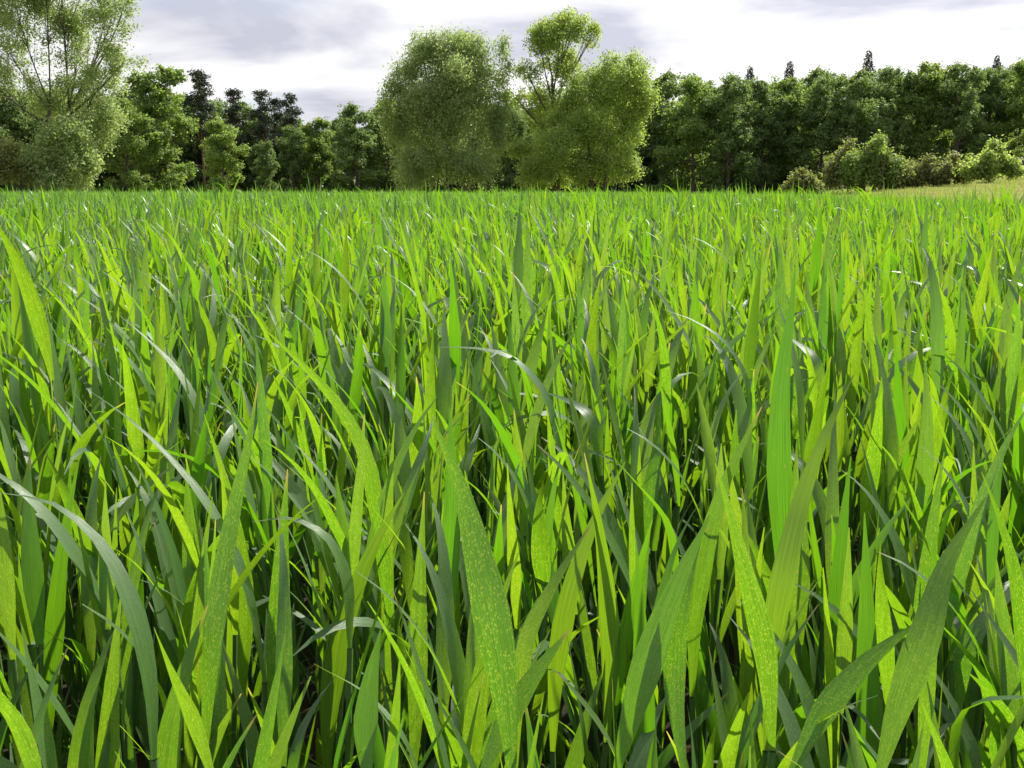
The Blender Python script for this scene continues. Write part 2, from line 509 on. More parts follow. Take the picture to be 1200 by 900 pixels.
# keep blades out of the lens
d0 = np.hypot(PX, PY)
PSC = np.where(d0 > 1.8, PSC * R.normal(1.0, 0.05, len(PX)), PSC)
PSC = np.where(d0 < 1.3, np.minimum(PSC, 0.80 + 0.19 * (d0 - 0.24)), PSC)
PTX, PTY = R.normal(0, 0.05, len(PX)), R.normal(0, 0.05, len(PX)) - 0.03

in_view = (np.abs(PX) < 0.53 * PY + 0.05) & (PY > 0.2)
order = np.argsort(np.where(in_view, d0, 1e9))
single = set(order[:252].tolist())

def build_plant(i, tpl, loc, rot, scale, label, group):
    r = link('wheat_plant', None, None, loc, rot, scale)
    r.empty_display_size = 0.05
    tag(r, label, 'wheat plant', group)
    for st, lv in tpl:
        s = link('stem', st, r)
        for l in lv:
            link('leaf', l, s)
    return r
LAB = {'arch': ('young green wheat plant with a blade arching over among the front plants', 'front wheat plants with an arching blade'),
       'lean': ('young green wheat plant with leaning blades among the front plants', 'front wheat plants with leaning blades'),
       'up': ('young green wheat plant with all blades upright among the front plants', 'front wheat plants with upright blades')}
for i in sorted(single):
    build_plant(i, TPL_MESH[PIDX[i]], (PX[i], PY[i], 0), (PTX[i], PTY[i], PROT[i]), float(PSC[i]), *LAB[HABIT[PIDX[i]]])

# plants that stand out, each with its own blades: (blade centre line, tip first, as sight line and depth; widths; facing)
SUN_V = np.array(SUN_DIR)
def blade(pts, width, mode, roll=0.0, n=12):
    P = np.array([px(*p) for p in pts][::-1])            # base first
    t0 = np.concatenate([[0], np.cumsum(np.linalg.norm(np.diff(P, axis=0), axis=1))]); t0 /= t0[-1]
    tt = np.linspace(0, 1, n + 1)
    m = np.gradient(P, t0, axis=0)
    C = np.zeros((n + 1, 3))
    for q, u in enumerate(tt):
        k = min(np.searchsorted(t0, u, side='right') - 1, len(P) - 2)
        h = t0[k + 1] - t0[k]; w = (u - t0[k]) / h
        C[q] = ((2*w**3 - 3*w**2 + 1) * P[k] + (w**3 - 2*w**2 + w) * h * m[k] + (-2*w**3 + 3*w**2) * P[k+1] + (w**3 - w**2) * h * m[k+1])
    Tt = np.gradient(C, axis=0); Tt /= np.linalg.norm(Tt, axis=1)[:, None]
    view = np.array([0, 0, CAM_Z]) - C; view /= np.linalg.norm(view, axis=1)[:, None]
    nn = view.copy()
    if mode == 'g':                                       # upper side turned to the sun so that it shines
        nn = view + SUN_V
    elif roll < 0.3:                                      # turned so that the light shines through
        nn = view * 0.55 - SUN_V * 0.8
    nn -= Tt * (nn * Tt).sum(1)[:, None]; nn /= np.linalg.norm(nn, axis=1)[:, None]
    S = np.cross(nn, Tt) if mode == 'g' else np.cross(Tt, nn)
    ang = roll + np.linspace(-0.25, 0.35, n + 1)
    S2 = S * np.cos(ang)[:, None] + nn * np.sin(ang)[:, None]
    N2 = np.cross(S2, Tt)
    w = 0.46 * width * np.clip(0.22 + 2.0 * tt, 0, 1.0) * np.clip(1 - np.clip((tt - 0.35) / 0.65, 0, 1) ** 1.45, 0, 1)
    w[-1] = 0.0004
    rows = np.stack([C - S2 * w[:, None] - N2 * (0.2 * w)[:, None], C, C + S2 * w[:, None] - N2 * (0.2 * w)[:, None]], 1)
    a = (np.arange(n)[:, None] * 3 + np.arange(2)[None]).ravel()
    F = np.stack([a, a + 1, a + 4, a + 3], -1)
    uv = np.stack([np.tile((0, .5, 1.), n + 1), np.repeat(tt, 3)], -1)
    return rows.reshape(-1, 3), F, uv, np.full(3 * (n + 1), R.random()), C[0]

HEROES = [
 ('wheat plant with two bright flecked blades joined in a V above a dark gap', [([(832,603,.50),(790,690,.49),(755,785,.48),(722,905,.47)], .0195, 'f', .2), ([(826,612,.52),(800,700,.50),(790,800,.49),(802,905,.47)], .014, 'f', -.3)]),
 ('wheat plant with one very broad dull green blade rising to a grey edged point', [([(505,488,.54),(538,570,.52),(556,640,.50),(576,730,.48),(590,810,.47),(600,905,.46)], .0235, 'f', .35)]),
 ('wheat plant with a thin blade leaning right beside the broad dull blade', [([(690,618,.60),(645,690,.58),(618,745,.57),(606,820,.56),(604,905,.55)], .0130, 'f', .1)]),
 ('wheat plant with a bright blade leaning low to the right', [([(667,738,.50),(620,800,.49),(585,862,.48),(562,915,.47)], .0140, 'f', .1)]),
 ('wheat plant with a pale shining blade bent over flat to the left', [([(512,407,1.10),(560,409,1.10),(600,420,1.10),(628,447,1.10),(652,510,1.11),(660,580,1.12)], .0210, 'g', 0)]),
 ('wheat plant with a broad smooth lime blade standing above its neighbours', [([(932,310,.80),(926,370,.79),(917,430,.78),(912,510,.77),(914,600,.76),(920,720,.75)], .0230, 'f', 0)]),
 ('wheat plant with a long silvery blade kinked over to the left', [([(46,292,1.25),(86,318,1.24),(114,346,1.22),(127,400,1.22),(136,470,1.22),(142,560,1.2)], .0155, 'g', 0)]),
 ('wheat plant with a flecked dull blade sloping down to the right', [([(306,382,.92),(350,424,.90),(392,470,.88),(424,525,.86),(442,610,.85),(450,720,.84)], .0190, 'f', .5)]),
 ('wheat plant with a tall yellow flecked upright blade', [([(302,448,.62),(292,510,.61),(274,590,.60),(257,680,.58),(246,770,.56),(240,880,.55)], .0180, 'f', .1)]),
 ('wheat plant with a narrow silvery blade falling across to the left', [([(100,455,.80),(150,490,.79),(192,530,.78),(235,580,.77),(290,690,.75),(310,800,.73)], .0130, 'g', 0)]),
 ('wheat plant with a bright flecked blade leaning right over dark shade', [([(1078,727,.50),(1012,780,.49),(962,840,.48),(925,910,.47)], .0150, 'f', .2)]),
 ('wheat plant with a wide flecked blade curving to a grey right leaning tip', [([(1156,582,.52),(1108,660,.51),(1084,740,.49),(1052,830,.48),(1030,910,.47)], .0205, 'f', .3)]),
 ('wheat plant with a dull grey green blade with flat pointed end', [([(838,543,.56),(856,605,.55),(872,670,.54),(895,760,.53),(905,880,.52)], .0170, 'f', .4)]),
 ('wheat plant with a long yellow flecked blade leaning right', [([(1000,440,.66),(966,510,.64),(940,580,.63),(920,660,.61),(903,760,.60),(898,880,.58)], .0180, 'f', .1)]),
 ('wheat plant with a shining tip hooked over to the left edge', [([(-5,577,.52),(60,590,.52),(112,632,.52),(150,700,.51),(175,800,.50),(180,890,.49)], .0150, 'g', 0)]),
 ('wheat plant with a short yellow flecked blade leaning left', [([(180,735,.50),(200,790,.49),(226,850,.48),(250,915,.47)], .0160, 'f', .1)]),
 ('wheat plant with a large smooth dark green blade low at the front', [([(-60,745,.40),(-12,810,.40),(25,870,.39),(50,940,.38)], .0200, 'f', .1)]),
 ('wheat plant with a short pale blade bent flat between green ones', [([(296,612,.72),(340,608,.72),(380,628,.72),(402,668,.72),(410,760,.71)], .0150, 'g', 0)]),
 ('wheat plant with a slender silver edged blade drooping left', [([(368,778,.50),(430,815,.50),(470,862,.49),(495,915,.49)], .0090, 'g', .4)]),
 ('wheat plant with two thin tips standing high against the dark trees', [([(284,201,2.5),(274,222,2.5),(268,250,2.5),(266,300,2.5)], .0100, 'f', .2), ([(268,205,2.52),(262,225,2.5),(262,255,2.5),(265,300,2.5)], .0090, 'f', .5)]),
 ('wheat plant with a grey blade edge leaning away from the wide flecked blade', [([(1150,553,.52),(1168,600,.51),(1184,655,.50),(1200,750,.49),(1210,880,.48)], .0150, 'f', .7)]),
 ('wheat plant with a pale arched blade shining above the middle crop', [([(775,362,1.15),(815,377,1.15),(848,400,1.14),(872,440,1.14),(880,520,1.13)], .0125, 'g', 0)]),
 ('wheat plant with a stout bright upright blade in the front row', [([(446,738,.50),(433,800,.49),(427,860,.48),(430,920,.47)], .0150, 'f', -.2)]),
 ('wheat plant with a folded grey blade beside the smooth lime blade', [([(884,303,1.0),(905,342,1.0),(922,390,.99),(935,450,.98),(940,540,.97)], .0175, 'g', .3)]),
 ('wheat plant with a silvery blade tip curling left among green blades', [([(450,318,1.35),(480,338,1.35),(506,372,1.34),(530,415,1.34),(545,500,1.33)], .0140, 'g', 0)]),
 ('wheat plant with a pale shining drooped blade above the kinked one', [([(150,312,1.6),(178,325,1.6),(200,345,1.6),(216,390,1.6),(224,450,1.58)], .0140, 'g', 0)]),
 ('wheat plant with a shining blade fallen to the left above the flecked ones', [([(138,368,1.05),(175,400,1.05),(205,432,1.04),(228,470,1.03),(250,560,1.02)], .0145, 'g', 0)]),
]
STAND = 'front wheat plants that stand out'
HEROES = [h + (STAND,) for h in HEROES]
for k in range(20):                                       # broad upright blades spread over the front of the stand
    bx, by = 40 + 1120 * ((k * 0.618 + 0.13) % 1.0), R.uniform(470, 740)
    dd = float(np.interp(by, [470, 740], [0.82, 0.52])) * R.uniform(0.94, 1.06)
    ln = R.normal(15, 38)
    HEROES.append(('wheat plant with one broad flecked blade held straight up at the front',
                   [([(bx + ln, by, dd + .02), (bx + ln * .55, by + 70, dd + .01), (bx + ln * .2, by + 150, dd), (bx, by + 240, dd - .01), (bx - 4, by + 340, dd - .02)],
                     float(R.uniform(.0165, .0225)), 'f', float(R.uniform(-.4, .28)))], 'front wheat plants with one broad blade'))
for lab, blades, grp in HEROES:
    bl = [blade(*b) for b in blades]
    collar = bl[0][4]
    root = Vector((collar[0] + R.normal(0, .008), collar[1] + R.normal(0, .008), 0.0))
    r = link('wheat_plant', None, None, root)
    r.empty_display_size = 0.05
    tag(r, lab, 'wheat plant', grp)
    for b in bl:
        tip = b[4] - np.array(root)
        ss = np.linspace(0, 1, 6)[:, None]
        path = np.array([0, 0, 0.0]) * (1 - ss) + tip * ss
        path[:, :2] = tip[:2] * ss ** 2
        v, f, u, q = tube(path, np.linspace(.003, .0024, 6), 5)
        st = link('stem', mesh_from('stem', v, f, MAT_STEM, u, q), r)
        link('leaf', mesh_from('leaf', b[0] - np.array(root), b[1], MAT_WHEAT, b[2], b[3]), st)
        for fz in (0.35, 0.65):
            base = np.array([np.interp(fz, ss[:, 0], path[:, k]) for k in range(3)])
            l = leaf_arrays(R, base, R.random() * 6.28, R.uniform(.1, .3), R.uniform(0, .5), R.uniform(.15, .2), R.uniform(.012, .018), R.normal(0, .8), fold=.2)
            link('leaf', mesh_from('leaf', l[0], l[1], MAT_WHEAT, l[2], l[3]), st)

# the rest of the crop: one object, blades set out by geometry nodes
tcoll = bpy.data.collections.new('crop_templates')
def tpl_obj(name, me):
    o = bpy.data.objects.new(name, me)
    tcoll.objects.link(o)
for k, (tl, jj) in enumerate(TPL):
    tpl_obj('a%03d' % k, mesh_from('shoot', jj[0], jj[1], MAT_WHEAT, jj[2], jj[3]))

def patch_arrays(rng, size, plants, n, widen, leaves_per, mult=1.0):
    parts = []
    for _ in range(plants):
        x, y = rng.uniform(-size / 2, size / 2, 2)
        sc = rng.normal(1, 0.12)
        for q in range(leaves_per):
            kind = rng.random()
            if kind < 0.14: curve, th0 = rng.uniform(1.0, 2.0), rng.uniform(0.1, 0.4)
            elif kind < 0.52: curve, th0 = rng.uniform(0.3, 0.9), rng.uniform(0.1, 0.4)
            else: curve, th0 = rng.uniform(-0.05, 0.3), rng.uniform(0.03, 0.22)
            a = rng.random() * 6.28
            a = math.atan2(math.sin(a) + 0.24, math.cos(a) - 0.46)
            z = rng.uniform(0.18, 0.43) * sc
            parts.append(leaf_arrays(rng, np.array([x + rng.normal(0, .02), y + rng.normal(0, .02), z]), a, th0, curve, rng.uniform(0.14, 0.22) * sc,
                                     rng.uniform(0.0120, 0.0200) * widen, rng.normal(0, 0.9), n=n, fold=0.2, power=rng.uniform(1.3, 2.4), cols=2 if n < 6 else 3))
    return join(parts)
NB, NC = 5, 4
for k in range(NB):
    a = patch_arrays(R, 1.0, 190, 5, 1.1, 8)
    tpl_obj('b%03d' % k, mesh_from('patch', a[0], a[1], MAT_WHEAT_FAR, a[2], a[3]))
for k in range(NC):
    a = patch_arrays(R, 3.0, 900, 4, 1.6, 5)
    tpl_obj('c%03d' % k, mesh_from('patch', a[0], a[1], MAT_WHEAT_FAR, a[2], a[3]))

pts, rots, scs, idx = [], [], [], []
for i in range(len(PX)):
    if i in single: continue
    pts.append((PX[i], PY[i], 0)); rots.append((PTX[i], PTY[i], PROT[i])); scs.append(PSC[i]); idx.append(PIDX[i])
# beyond the sown strip: patches a metre square, then three metres square
MID = 24.5
y = NEAR + 0.5
while y < MID:
    w = 0.75 * y + 3
    for x in np.arange(-math.floor(w), math.floor(w) + 1, 1.0):
        if x + 0.3 < border(y):
            pts.append((x, y, 0)); rots.append((0, 0, R.normal(0, 0.15))); scs.append(R.normal(1, 0.04)); idx.append(NTPL + R.integers(0, NB))
    y += 1.0
y = MID + 1.5
while y < FIELD_END:
    w = 0.8 * y + 5
    for x in np.arange(-math.floor(w / 3) * 3, w, 3.0):
        if x + 1.2 < border(y):
            pts.append((x, y, 0)); rots.append((0, 0, R.normal(0, 0.15))); scs.append(R.normal(1, 0.04)); idx.append(NTPL + NB + R.integers(0, NC))
    y += 3.0

def scatter_object(name, pts, rots, scs, idx, coll, mat=None):
    me = bpy.data.meshes.new(name)
    me.from_pydata([tuple(map(float, p)) for p in pts], [], [])
    a = me.attributes.new('rot', 'FLOAT_VECTOR', 'POINT'); a.data.foreach_set('vector', np.asarray(rots, dtype=np.float32).ravel())
    a = me.attributes.new('sc', 'FLOAT', 'POINT'); a.data.foreach_set('value', np.asarray(scs, dtype=np.float32))
    a = me.attributes.new('idx', 'INT', 'POINT'); a.data.foreach_set('value', np.asarray(idx, dtype=np.int32))
    ng = bpy.data.node_groups.new(name, 'GeometryNodeTree')
    ng.interface.new_socket('Geometry', in_out='INPUT', socket_type='NodeSocketGeometry')
    ng.interface.new_socket('Geometry', in_out='OUTPUT', socket_type='NodeSocketGeometry')
    gi, go = ng.nodes.new('NodeGroupInput'), ng.nodes.new('NodeGroupOutput')
    ip = ng.nodes.new('GeometryNodeInstanceOnPoints')
    ci = ng.nodes.new('GeometryNodeCollectionInfo')
    ci.inputs['Collection'].default_value = coll
    ci.inputs['Separate Children'].default_value = True
    ci.inputs['Reset Children'].default_value = True
    def attr(n, t):
        q = ng.nodes.new('GeometryNodeInputNamedAttribute'); q.data_type = t; q.inputs['Name'].default_value = n
        return q.outputs['Attribute']
    ng.links.new(gi.outputs[0], ip.inputs['Points'])
    ng.links.new(ci.outputs[0], ip.inputs['Instance'])
    ip.inputs['Pick Instance'].default_value = True
    ng.links.new(attr('idx', 'INT'), ip.inputs['Instance Index'])
    er = ng.nodes.new('FunctionNodeEulerToRotation')
    ng.links.new(attr('rot', 'FLOAT_VECTOR'), er.inputs[0]); ng.links.new(er.outputs[0], ip.inputs['Rotation'])
    ng.links.new(attr('sc', 'FLOAT'), ip.inputs['Scale'])
    ng.links.new(ip.outputs[0], go.inputs[0])
    o = link(name, me)
    md = o.modifiers.new('scatter', 'NODES'); md.node_group = ng
    return o
tag(scatter_object('wheat_crop', pts, rots, scs, idx, tcoll),
    'dense green wheat crop filling the field behind the front plants', 'wheat', kind='stuff')

# ------------------------------------------------------------------ meadow grass
gcoll = bpy.data.collections.new('grass_templates')
for k in range(4):
    parts = []
    for _ in range(700):
        x, y = R.uniform(-1.5, 1.5, 2)
        parts.append(leaf_arrays(R, np.array([x, y, 0.0]), R.random() * 6.28, R.uniform(0, 0.3), R.uniform(0, 0.7), R.uniform(0.10, 0.28), R.uniform(0.012, 0.03), n=3, cols=2))
    a = join(parts)
    o = bpy.data.objects.new('g%d' % k, mesh_from('tuft', a[0], a[1], MAT_MEADOW_GRASS, a[2], a[3])); gcoll.objects.link(o)
gp, gr_, gs, gi_ = [], [], [], []
for y in np.arange(8, 105, 2.6):
    for x in np.arange(-70, 75, 2.6):
        if abs(x) > 0.62 * y + 8: continue
        if y < FIELD_END + 1 and x < border(y) + 1.4: continue
        if y > FIELD_END and x < 0.1 * y: continue
        gp.append((x, y, float(terrain(x, y)))); gr_.append((0, 0, R.random() * 6.28)); gs.append(R.uniform(0.8, 1.25)); gi_.append(R.integers(0, 4))
tag(scatter_object('meadow_grass', gp, gr_, gs, gi_, gcoll), 'pale yellowish grass of the rising meadow', 'grass', kind='stuff')

# ------------------------------------------------------------------ trees
def crown_leaves(rng, P, D, size, aspect, droop=0.0, out=0.5):
    """rhombic leaf sprays at P, D the outward direction of each"""
    n = len(P)
    nrm = D * out + rng.normal(0, 0.55, (n, 3)) + np.array([0, 0, 0.30])
    nrm /= np.linalg.norm(nrm, axis=1)[:, None]
    ax = rng.normal(0, 1, (n, 3)); ax[:, 2] = ax[:, 2] * 0.6 - droop * 2.0
    ax -= nrm * (ax * nrm).sum(1)[:, None]
    ax /= np.linalg.norm(ax, axis=1)[:, None] + 1e-9
    bx = np.cross(nrm, ax)
    L = size * rng.uniform(0.55, 1.35, n)[:, None]
    W = L * aspect
    v = np.stack([P - ax * L * .5, P + bx * W * .5 + ax * L * .05, P + ax * L * .5, P - bx * W * .5 + ax * L * .05], 1)
    return v.reshape(-1, 3), np.arange(4 * n).reshape(-1, 4)

def tree_meshes(rng, lobes, H, trunk_r, leaf_mat, bark_mat, n_leaves, size, aspect=0.6, clump=0.8, per=34, droop=0.0, stems=1,
                fork=0.28, twigs=10, shell=0.45, bare=None, flat=0.75, lean=(0, 0), trunk_top=0.70, spread=2.0, sub=6, taper=0.88, subf=(0.28, 0.45), subo=(0.42, 0.72)):
    """lobes: (x, y, z, rx, ry, rz[, density]); returns (trunk mesh, crown mesh)"""
    lobes = [tuple(l) + ((1.0,) if len(l) == 6 else ()) for l in lobes]
    main = lobes
    if sub:
        lobes, core = [], []
        for l in main:
            core.append(len(lobes))
            lobes.append(l[:3] + tuple(v * 0.80 for v in l[3:6]) + (l[6] * (0.85 if subf[0] > 0.25 else 0.45),))
            for _ in range(sub):
                dr = rng.normal(0, 1, 3); dr[2] += 0.25; dr /= np.linalg.norm(dr)
                f = rng.uniform(*subf); o_ = rng.uniform(*subo)
                lobes.append(tuple(np.array(l[:3]) + dr * o_ * np.array(l[3:6])) + tuple(v * f for v in l[3:6]) + (l[6] * rng.uniform(0.7, 1.7),))
    wts = np.array([((l[3] * l[4] + l[4] * l[5] + l[3] * l[5]) / 3) * l[6] for l in lobes]); wts /= wts.sum()
    P, D, Q = [], [], []
    ends = []
    for li_, (l, w) in enumerate(zip(lobes, wts)):
        nc = max(4, int(n_leaves * w / per))
        d = rng.normal(0, 1, (nc, 3)); d /= np.linalg.norm(d, axis=1)[:, None]
        rr = rng.random(nc) ** shell * rng.normal(1.0, 0.06, nc)
        c = np.array(l[:3]) + d * rr[:, None] * np.array(l[3:6])
        rc = clump * rng.uniform(0.55, 1.35, nc)
        tone = rng.random(nc)
        g = rng.normal(0, 0.5, (nc, per, 3)).clip(-0.9, 0.9) * rc[:, None, None]
        g[:, :, 2] *= flat * (1 + droop * 1.3)
        p = c[:, None] + g
        dd = d[:, None] + g / (rc[:, None, None] + 1e-6) * 0.7
        P.append(p.reshape(-1, 3)); D.append(dd.reshape(-1, 3))
        Q.append((tone[:, None] * 0.6 + rng.random((nc, per)) * 0.4).ravel())
        sel = rng.permutation(nc)[:twigs]
        if not sub or li_ in core:
            ends.append((np.array(l[:3]), c[sel]))
    P, D, Q = np.concatenate(P), np.concatenate(D), np.concatenate(Q)
    ok = P[:, 2] > 0.15
    P, D, Q = P[ok], D[ok], Q[ok]
    D /= np.linalg.norm(D, axis=1)[:, None] + 1e-9
    V, F = crown_leaves(rng, P, D, size, aspect, droop)
    crown = mesh_from('crown', V, F, leaf_mat, None, np.repeat(Q, 4), smooth=False)
    # trunk, limbs to every lobe, twigs to the clumps
    parts = []
    s = np.linspace(0, 1, 9)
    offs = np.zeros((1, 2)) if stems == 1 else rng.normal(0, 0.5, (stems, 2))
    pick = [int(np.argmin(((offs * spread - c[:2]) ** 2).sum(1))) for c, _ in ends]
    for q in range(stems):
        ox, oy = offs[q]
        tx, ty = lean[0] + ox * spread, lean[1] + oy * spread
        wob = np.cumsum(rng.normal(0, 0.008 * H, (9, 2)), 0) * s[:, None]
        th_ = trunk_top * (1.0 if stems == 1 else rng.uniform(0.8, 1.05)); tr_ = trunk_r * (1.0 if stems == 1 else rng.uniform(0.6, 1.3))
        path = np.stack([ox + (tx - ox) * s + wob[:, 0], oy + (ty - oy) * s + wob[:, 1], s * H * th_ - 0.1 * (1 - s)], -1)
        rad_ = tr_ * (1 - taper * s ** 0.8); rad_[0] *= 1.35
        parts.append(tube(path, rad_, 9))
        for li, (c, tips) in enumerate(ends):
            if pick[li] != q: continue
            z0 = max(fork * H, min(c[2] * 0.62, H * 0.7))
            a = np.array([np.interp(z0, path[:, 2], path[:, i]) for i in range(3)])
            rb = np.interp(z0, path[:, 2], rad_) * 0.55
            ss = np.linspace(0, 1, 6)[:, None]
            mid = a * 0.4 + c * 0.6 + np.array([0, 0, -0.12 * np.linalg.norm(c - a)]) + rng.normal(0, 0.15, 3)
            lp = a * (1 - ss) ** 2 + 2 * mid * ss * (1 - ss) + c * ss ** 2
            parts.append(tube(lp, np.linspace(rb, rb * 0.45, 6), 6))
            for tip in tips:
                b = lp[rng.integers(2, 6)]
                m2 = b * 0.5 + tip * 0.5 + np.array([0, 0, 0.10 * np.linalg.norm(tip - b)]) + rng.normal(0, 0.2, 3)
                s4 = np.linspace(0, 1, 5)[:, None]
                tp = b * (1 - s4) ** 2 + 2 * m2 * s4 * (1 - s4) + tip * s4 ** 2
                parts.append(tube(tp, np.linspace(rb * 0.28, 0.010, 5), 4))
    j = join(parts)
    trunk = mesh_from('trunk', j[0], j[1], bark_mat)
    return trunk, crown

def plant_tree(name, tm, x, y, label, cat, group=None, rotz=0.0, scale=1.0, sink=0.0):
    r = link(name, None, None, (x, y, float(terrain(x, y)) - sink), (0, 0, rotz), scale)
    r.empty_display_size = 0.5
    tag(r, label, cat, group)
    link('trunk', tm[0], r)
    link('crown', tm[1], r)
    return r

def gx_at(pxx, d):
    return (pxx - 600) / (FPX / math.cos(PITCH)) * d * 1.0   # lateral metres at depth d near the horizon

def lobes_px(d, x0, items):
    """lobes given as (px x, px y, rx px, ry px[, depth m, density]) at depth d, relative to a base at px x0"""
    k = d / FPX
    out = []
    for it in items:
        X, Y, a, b = it[:4]
        dep = it[4] if len(it) > 4 and it[4] is not None else 0.0
        den = it[5] if len(it) > 5 else 1.0
        out.append(((X - x0) * k, dep, CAM_Z + (HORIZON - Y) * k, a * k, max(a * k * 0.9, 0.8), b * k, den))
    return out

T = np.random.default_rng(77)

# --- the big airy tree at the left edge
d = 78
L1 = lobes_px(d, 88, [(90, 0, 60, 48, 0, .8), (35, 20, 45, 45, .5, .8), (143, 40, 34, 30, 0, .7), (156, 78, 20, 18, 0, .45), (160, 20, 14, 16, 0, .5), (20, 70, 40, 34, 1, .6),
                      (95, 70, 40, 34, 1.5, .45), (120, 110, 40, 28, 0, .8), (70, 120, 42, 30, 1, .7), (128, 150, 32, 30, -1, .9), (75, -40, 60, 40, 0, .8),
                      (100, 165, 40, 26, -1, .8), (5, 105, 30, 22, 0, .6)])
tm = tree_meshes(T, L1, 20.0, 0.30, MAT_WILLOW, MAT_BARK, 76000, 0.20, 0.5, 0.62, 26, 0.25, stems=2, fork=0.14, twigs=22, shell=0.5, spread=1.6, trunk_top=0.36, taper=0.45, sub=9, subf=(0.18, 0.34), subo=(0.45, 1.05))
plant_tree('poplar_tree', tm, gx_at(88, d), d, 'tall airy pale green tree with branches showing through, left of the field', 'tree')
d = 74
tm = tree_meshes(T, lobes_px(d, 80, [(80, 165, 34, 34), (60, 190, 34, 30), (95, 195, 28, 26), (75, 210, 40, 18)]), 6.0, 0.12, MAT_WILLOW, MAT_BARK, 14000, 0.26, 0.45, 0.6, 26, 0.5, stems=3)
plant_tree('willow_shrub', tm, gx_at(80, d), d, 'grey green willow shrub at the foot of the tall airy tree', 'shrub')
tm = tree_meshes(T, lobes_px(d, 15, [(15, 180, 26, 26), (0, 200, 30, 22), (30, 205, 22, 18), (-25, 185, 30, 30)]), 4.5, 0.10, MAT_BUSH, MAT_BARK, 8000, 0.22, 0.6, 0.55, 26, 0.1, stems=3)
plant_tree('shrub', tm, gx_at(15, d), d, 'rounded olive shrub left of the willow shrub', 'shrub')

# --- the two willows in the middle
d = 90
tm = tree_meshes(T, lobes_px(d, 535, [(502, 78, 32, 32), (530, 70, 42, 28), (536, 92, 40, 34), (566, 80, 28, 32), (588, 100, 14, 26, 0, .6), (488, 112, 38, 44), (470, 140, 24, 40, 0, .9), (530, 110, 44, 48), (572, 118, 28, 46), (586, 140, 16, 40, 0, .8), (486, 166, 34, 42), (530, 160, 48, 48, -1.5, 1.2), (522, 132, 50, 34, -1.6, 1.2), (535, 105, 44, 34, -1.8, 1.0),
                                      (578, 160, 23, 40), (500, 200, 46, 30, -1.5, 1.3), (555, 200, 42, 30, -1.5, 1.3), (464, 110, 15, 20, 0, .5), (458, 150, 14, 30, 0, .6), (590, 72, 9, 22, 0, .4)]),
                 17.0, 0.20, MAT_WILLOW, MAT_BARK, 120000, 0.22, 0.46, 0.62, 30, 0.6, stems=4, twigs=4, shell=0.45, trunk_top=0.30)
plant_tree('willow_tree', tm, gx_at(535, d), d, 'dense grey green willow with upright oval crown in mid field edge', 'tree')
d = 92
tm = tree_meshes(T, lobes_px(d, 652, [(655, 52, 38, 25, 0, 1.1), (690, 54, 17, 15, 0, .7), (632, 62, 18, 14, 0, .7), (660, 84, 32, 26, 1.2, .9), (620, 95, 20, 20, 0, .55), (640, 128, 34, 30, 1.8, 1.0), (605, 120, 20, 16, 0, .45),
                                      (650, 165, 40, 28, 1.6, .9), (615, 175, 24, 18, -1, .8), (625, 205, 28, 18, -1, .9), (668, 36, 24, 12, 0, .7), (655, 205, 32, 20, 0, .9)]),
                 17.5, 0.36, MAT_WILLOW_Y, MAT_BARK, 42000, 0.22, 0.5, 0.55, 28, 0.2, stems=1, fork=0.26, twigs=14, shell=0.48)
plant_tree('willow_tree', tm, gx_at(652, d), d, 'tallest yellow green tree with tufted top and dark trunk showing', 'tree')
d = 88
tm = tree_meshes(T, lobes_px(d, 705, [(668, 140, 34, 34, 2, .9), (655, 180, 40, 32, -.5, .9), (632, 205, 28, 18, -.5, .9), (680, 115, 26, 26, 2, .9), (715, 108, 42, 32, 0, 1.0), (745, 110, 20, 28, 0, .8), (700, 150, 46, 40, 0, 1.0), (738, 150, 26, 34, 0, .9), (720, 195, 34, 28, 0, 1.0), (688, 200, 30, 22, 0, .9), (742, 84, 16, 16, 0, .7), (712, 82, 14, 14, 0, .5), (752, 125, 14, 26, 0, .8)]),
                 12.5, 0.30, MAT_WILLOW_Y, MAT_BARK, 78000, 0.21, 0.5, 0.58, 30, 0.35, stems=2, twigs=5, shell=0.42, trunk_top=0.5)
plant_tree('willow_tree', tm, gx_at(705, d), d, 'broad bright yellow green willow beside the tallest tree', 'tree')

# --- shrubs and small trees on the meadow
def bush(pxx, base, top, w, d, mat, label, name='shrub', n=6000, cat='shrub', seed_l=None, stems=3):
    k = d / FPX
    zb = float(terrain(gx_at(pxx, d), d))
    Hh = CAM_Z + (HORIZON - top) * k - zb
    W = w * k / 2 * 1.12
    items = []
    for q in range(9):
        ox = (q / 8 * 2 - 1) * 0.74 * W + T.normal(0, .06) * W; oy = T.normal(0, 0.30) * W
        pk = (1.0 - 0.55 * abs(ox / W) ** 1.4) * T.uniform(0.72, 1.0) if q != 4 else 1.0
        items.append((ox, oy, pk * .52 * Hh, W * T.uniform(.22, .36), W * T.uniform(.25, .4), pk * Hh * .44))
    tm = tree_meshes(T, items, Hh, 0.05 + 0.012 * Hh, mat, MAT_BARK, n, 0.25, 0.6, 0.36 + 0.04 * Hh, 24, 0.1, stems=stems, twigs=6, shell=0.45)
    plant_tree(name, tm, gx_at(pxx, d), d, label, cat)
bush(940, 232, 195, 38, 84, MAT_BUSH, 'low pale round shrub standing alone before the dark forest')
bush(992, 228, 155, 46, 88, MAT_BUSH, 'upright olive shrub at the left end of the meadow hedge', n=8000)
bush(1018, 228, 143, 56, 86, MAT_MAPLE, 'tallest dark green shrub in the meadow hedge', n=10000)
bush(1052, 225, 180, 46, 86, MAT_BUSH, 'small yellowish shrub directly right of the tallest shrub', n=6000)
bush(1085, 221, 178, 38, 86, MAT_BUSH, 'narrow pointed shrub in the middle of the meadow hedge', n=5000)
